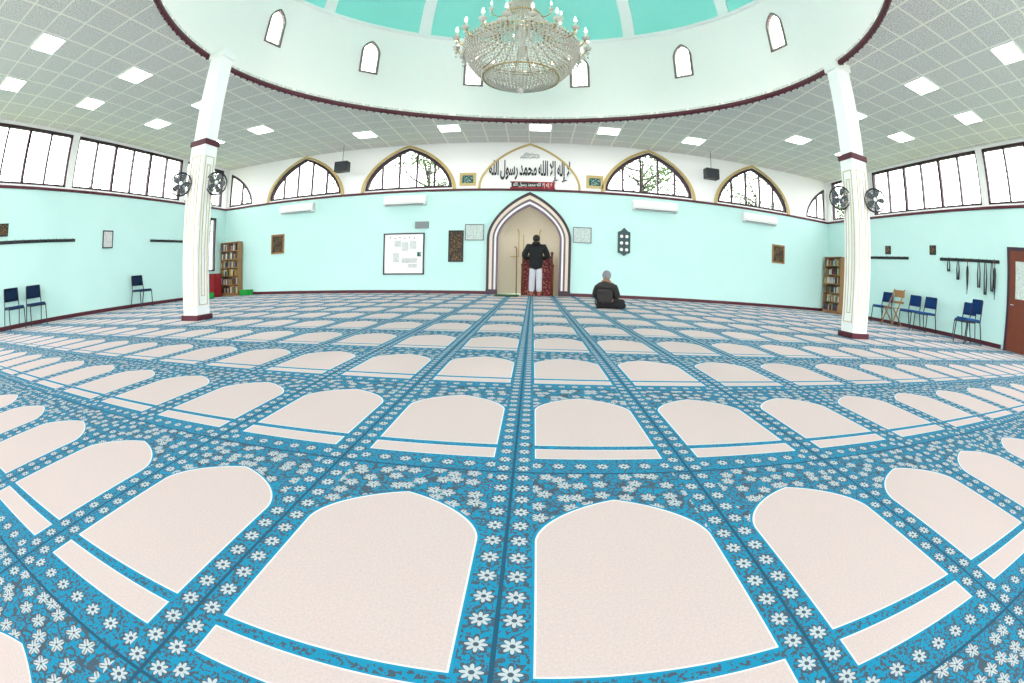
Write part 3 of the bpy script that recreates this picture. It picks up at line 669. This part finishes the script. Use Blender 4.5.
# ------------------------------------------------------------ people
def skin(name,V,E,mt,parent,sub=2,root=0):
    me=bpy.data.meshes.new(name); me.from_pydata([v[:3] for v in V],E,[]); o=bpy.data.objects.new(name,me); COL.objects.link(o)
    md=o.modifiers.new('s','SKIN'); 
    sv=me.skin_vertices[0].data
    for i,v in enumerate(V): sv[i].radius=(v[3],v[4] if len(v)>4 else v[3]); sv[i].use_root=(i==root)
    md.use_smooth_shade=True; s=o.modifiers.new('u','SUBSURF'); s.levels=sub; s.render_levels=sub
    dg=bpy.context.evaluated_depsgraph_get(); m2=bpy.data.meshes.new_from_object(o.evaluated_get(dg)); bpy.data.objects.remove(o)
    m2.materials.clear(); m2.materials.append(mt); ob=bpy.data.objects.new(name,m2); COL.objects.link(ob); ob.parent=parent
    for p in m2.polygons: p.use_smooth=True
    return ob
def add_hand(V,E,wi,d,side,up):
    w=Vector(V[wi][:3]); d=Vector(d).normalized(); s=Vector(side).normalized(); n=d.cross(s)
    def a(p,r,frm): V.append((p.x,p.y,p.z,r,r)); E.append((frm,len(V)-1)); return len(V)-1
    k=a(w+d*.05,.03,wi)
    for j,(o,l) in enumerate(((-.03,.07),(-.01,.08),(.01,.075),(.03,.06))):
        b=a(w+d*.09+s*o,.010,k); c=a(w+d*(.09+l*.55)+s*o+n*.008,.009,b); a(w+d*(.09+l)+s*o+n*.025,.008,c)
    t=a(w+d*.05+s*-.045,.012,k); a(w+d*.09+s*-.065+n*.01,.009,t)
def head(V,E,ni,c,f=(0,1,0)):
    c=Vector(c); f=Vector(f).normalized(); s=f.cross(Vector((0,0,1)))
    def a(p,rx,ry,frm): V.append((p.x,p.y,p.z,rx,ry)); E.append((frm,len(V)-1)); return len(V)-1
    j=a(c+Vector((0,0,-.06))+f*.01,.065,.075,ni); h=a(c+Vector((0,0,.02)),.078,.088,j); a(c+Vector((0,0,.09)),.05,.06,h)
    a(c+f*.115+Vector((0,0,-.01)),.012,.012,h); a(c+f*.09+Vector((0,0,-.07)),.022,.018,j)
    for q in (-1,1): a(c+s*q*.088+Vector((0,0,-.01)),.012,.02,h)
def haircap(parent,c,mt,rad=(.092,.105,.1)):
    bm=bmesh.new(); bmesh.ops.create_uvsphere(bm,u_segments=24,v_segments=16,radius=1)
    for v in list(bm.verts):
        if v.co.z<-.75 or (v.co.y>.35 and v.co.z<.35): bm.verts.remove(v)
    for v in bm.verts: v.co=Vector((v.co.x*rad[0],v.co.y*rad[1]-.012,v.co.z*rad[2]))*(1+.04*random.random())+Vector(c)
    return to_obj('hair',bm,mt,parent,True)
def face(parent,c,mw):
    c=Vector(c)
    for s in (-1,1):
        bm=bmesh.new(); bmesh.ops.create_uvsphere(bm,u_segments=10,v_segments=8,radius=.011,matrix=Matrix.Translation(c+Vector((s*.032,.083,.005)))); to_obj('eye',bm,mw,parent,True)
    bm=bmesh.new(); tube(bm,[c+Vector((-.022,.088,-.05)),c+Vector((0,.094,-.052)),c+Vector((.022,.088,-.05))],.005,6); to_obj('mouth',bm,M['mauve'],parent,True)
# standing man
p=thing('person','man standing in black hooded jacket and white trousers praying at niche','person',(.24,12.7,0)); p.scale=(1.05,1.05,1.03)
V=[(0,0,.92,.13,.11),(0,0,1.08,.12,.1),(0,0,1.27,.15,.11),(0,0,1.40,.11,.085),(0,.01,1.5,.055,.055)]; E=[(0,1),(1,2),(2,3),(3,4)]
head(V,E,4,(0,.04,1.62))
for s in (-1,1):
    k=len(V); V+=[(s*.18,0,1.39,.06,.06),(s*.28,.0,1.12,.045,.045),(s*.1,.2,1.14,.03,.03)]; E+=[(3,k),(k,k+1),(k+1,k+2)]
    add_hand(V,E,k+2,(-s,.35,.05),(0,.1,1),0)
    k=len(V); V+=[(s*.09,0,.82,.085,.085),(s*.1,.01,.48,.06,.06),(s*.1,-.01,.09,.04,.04),(s*.11,.13,.035,.04,.03)]; E+=[(0,k),(k,k+1),(k+1,k+2),(k+2,k+3)]
skin('body',V,E,M['skin'],p)
V=[(0,0,.74,.19,.15),(0,0,.95,.21,.165),(0,0,1.15,.2,.155),(0,-.005,1.34,.2,.14),(0,0,1.46,.11,.09)]; E=[(0,1),(1,2),(2,3),(3,4)]
for s in (-1,1):
    k=len(V); V+=[(s*.21,0,1.4,.1,.1),(s*.33,-.01,1.12,.095,.09),(s*.18,.18,1.1,.07,.07)]; E+=[(3,k),(k,k+1),(k+1,k+2)]
skin('jacket',V,E,M['jacketblack'],p)
V=[(-.1,-.08,1.5,.06,.06),(0,-.12,1.45,.08,.07),(.1,-.08,1.5,.06,.06)]; skin('hood',V,[(0,1),(1,2)],M['jacketblack'],p,root=1)
for s in (-1,1):
    V=[(s*.08,0,.86,.1,.1),(s*.095,.0,.5,.085,.09),(s*.1,-.0,.14,.075,.085)]; skin('trouser_leg',V,[(0,1),(1,2)],M['thobe'],p)
haircap(p,(0,.035,1.635),M['hairblack'],(.096,.11,.105)); face(p,(0,.04,1.62),M['paper'])
# seated man
p=thing('person','grey-haired man in charcoal coat sitting on carpet leaning forward','person',(1.68,9.15,0),-.25); p.scale=(.97,.97,.97)
V=[(0,0,.13,.15,.13),(0,.02,.28,.14,.12),(0,.05,.43,.15,.11),(0,.08,.54,.11,.08),(.0,.11,.62,.055,.055)]; E=[(0,1),(1,2),(2,3),(3,4)]
head(V,E,4,(.0,.16,.705))
for s in (-1,1):
    k=len(V); V+=[(s*.17,.07,.5,.06,.06),(s*.22,.16,.28,.045,.045),(s*.16,.34,.22,.03,.03)]; E+=[(3,k),(k,k+1),(k+1,k+2)]
    add_hand(V,E,k+2,(-s*.6,.6,-.1),(s*.5,.5,0),0)
    k=len(V); V+=[(s*.12,.08,.12,.09,.09),(s*.3+.08,.4,.13,.06,.06),(s*-.02+.08,.46+.06*s,.06,.04,.04),(s*-.14+.1,.44+.06*s,.045,.035,.03)]; E+=[(0,k),(k,k+1),(k+1,k+2),(k+2,k+3)]
skin('body',V,E,M['skin'],p)
V=[(-.02,-.0,.10,.27,.2),(0,0,.25,.23,.18),(0,.04,.42,.2,.15),(0,.07,.52,.15,.12),(0,.1,.6,.075,.08)]; E=[(0,1),(1,2),(2,3),(3,4)]
for s in (-1,1):
    k=len(V); V+=[(s*.18,.07,.46,.09,.09),(s*.245,.16,.28,.08,.08),(s*.18,.3,.22,.055,.06)]; E+=[(3,k),(k,k+1),(k+1,k+2)]
skin('coat',V,E,M['jacketgrey'],p)
V=[(0,.05,.12,.16,.12)]; E=[]
for s in (-1,1):
    k=len(V); V+=[(s*.14,.1,.12,.11,.11),(s*.3+.08,.4,.13,.085,.085),(s*.02+.08,.46+.06*s,.075,.06,.06)]; E+=[(0,k),(k,k+1),(k+1,k+2)]
k=len(V); V+=[(.3,.05,.1,.09,.09),(.44,.12,.07,.06,.06)]; E+=[(1,k),(k,k+1)]
skin('trousers',V,E,M['trouser'],p)
haircap(p,(.0,.155,.72),M['hairgrey'],(.096,.11,.103)); face(p,(.0,.16,.705),M['paper'])
# ------------------------------------------------------------ trees outside
def tree(x,y,h,s):
    t=thing('tree','leafy green tree outside the windows','tree',(x,y,-.25),0,'trees outside')
    random.seed(s); bm=bmesh.new(); tube(bm,[(0,0,0),(.1,0,h*.3),(0,.1,h*.6),(.1,0,h*.9)],[.22,.18,.12,.04])
    tips=[]
    for i in range(16):
        a=random.uniform(0,2*pi); z=h*random.uniform(.4,.85); L=random.uniform(.9,1.9)
        e=(L*math.cos(a),L*math.sin(a),z+random.uniform(.3,1.1)); tube(bm,[(0,.05,z),(e[0]*.5,e[1]*.5,z+.3),e],[.06,.04,.015],6); tips.append(e)
    to_obj('trunk',bm,M['bark'],t,True)
    bm=bmesh.new()
    for e in tips+[(0,0,h)]:
        for k in range(170):
            d=Vector((random.gauss(0,.45),random.gauss(0,.45),random.gauss(0,.35))); c=Vector(e)+d; r=random.uniform(.04,.1)
            q=Euler((random.random()*6,random.random()*6,0)).to_matrix(); bm.faces.new([bm.verts.new(c+q@Vector(v)*r) for v in ((-1,0,0),(0,-.5,0),(1,0,0),(0,.5,0))])
    o=to_obj('foliage',bm,M['leaf'],t); o['kind']='stuff'
for i,(x,y,h) in enumerate(((-18,22,7.5),(-11,24,7.5),(-5,21,7.0),(5.2,20.5,7.4),(12,21.5,7.0),(19,21,7),(-22,13,6),(-24,5,6),(21,12,6.2),(23,5,6))): tree(x,y,h,i+3)
# ------------------------------------------------------------ light
w=bpy.data.worlds.new('sky'); scene.world=w; w.use_nodes=True; nt=w.node_tree; bg=nt.nodes['Background']
n=NB(nt); tc=n.new('ShaderNodeTexCoord'); s=n.new('ShaderNodeSeparateXYZ'); n.link(tc.outputs['Generated'],s.inputs[0])
n.link(n.mix(n.m('MAXIMUM',s.outputs[2],0.),(1,1,1,1),(.92,.96,1,1)),bg.inputs[0]); bg.inputs[1].default_value=8.0
def point(loc,e,r=.03,col=(1,.97,.93)):
    l=bpy.data.lights.new('dome_fill','POINT'); l.energy=e; l.shadow_soft_size=r; l.color=col; o=bpy.data.objects.new('dome_fill_light',l); COL.objects.link(o); o.location=loc
point((DX+.05,DY,5.95),1900)  # unseen point light added above the chandelier bulbs to brighten the dome
# ------------------------------------------------------------ camera: full-frame equisolid fisheye (Cycles' default 10.5 mm fisheye, sensor sized to match)
cam=bpy.data.cameras.new('camera'); cam.type='PANO'; co=bpy.data.objects.new('camera',cam); COL.objects.link(co)
cam.sensor_fit='HORIZONTAL'; cam.sensor_width=10.5*1024/446.02; cam.sensor_height=cam.sensor_width*683/1024; cam.clip_start=.01; cam.clip_end=300
pt,ya,ro=.1539,-.0434,.0222
fw=Vector((math.sin(ya)*math.cos(pt),math.cos(ya)*math.cos(pt),-math.sin(pt))); r=Vector((math.cos(ya),-math.sin(ya),0)); u=r.cross(fw)
R=r*math.cos(ro)+u*math.sin(ro); U=-r*math.sin(ro)+u*math.cos(ro)
mx=Matrix((R,U,-fw)).transposed().to_4x4(); mx.translation=Vector((.164,0,.68)); co.matrix_world=mx
scene.camera=co
scene.view_settings.view_transform='Standard'; scene.view_settings.exposure=0.0
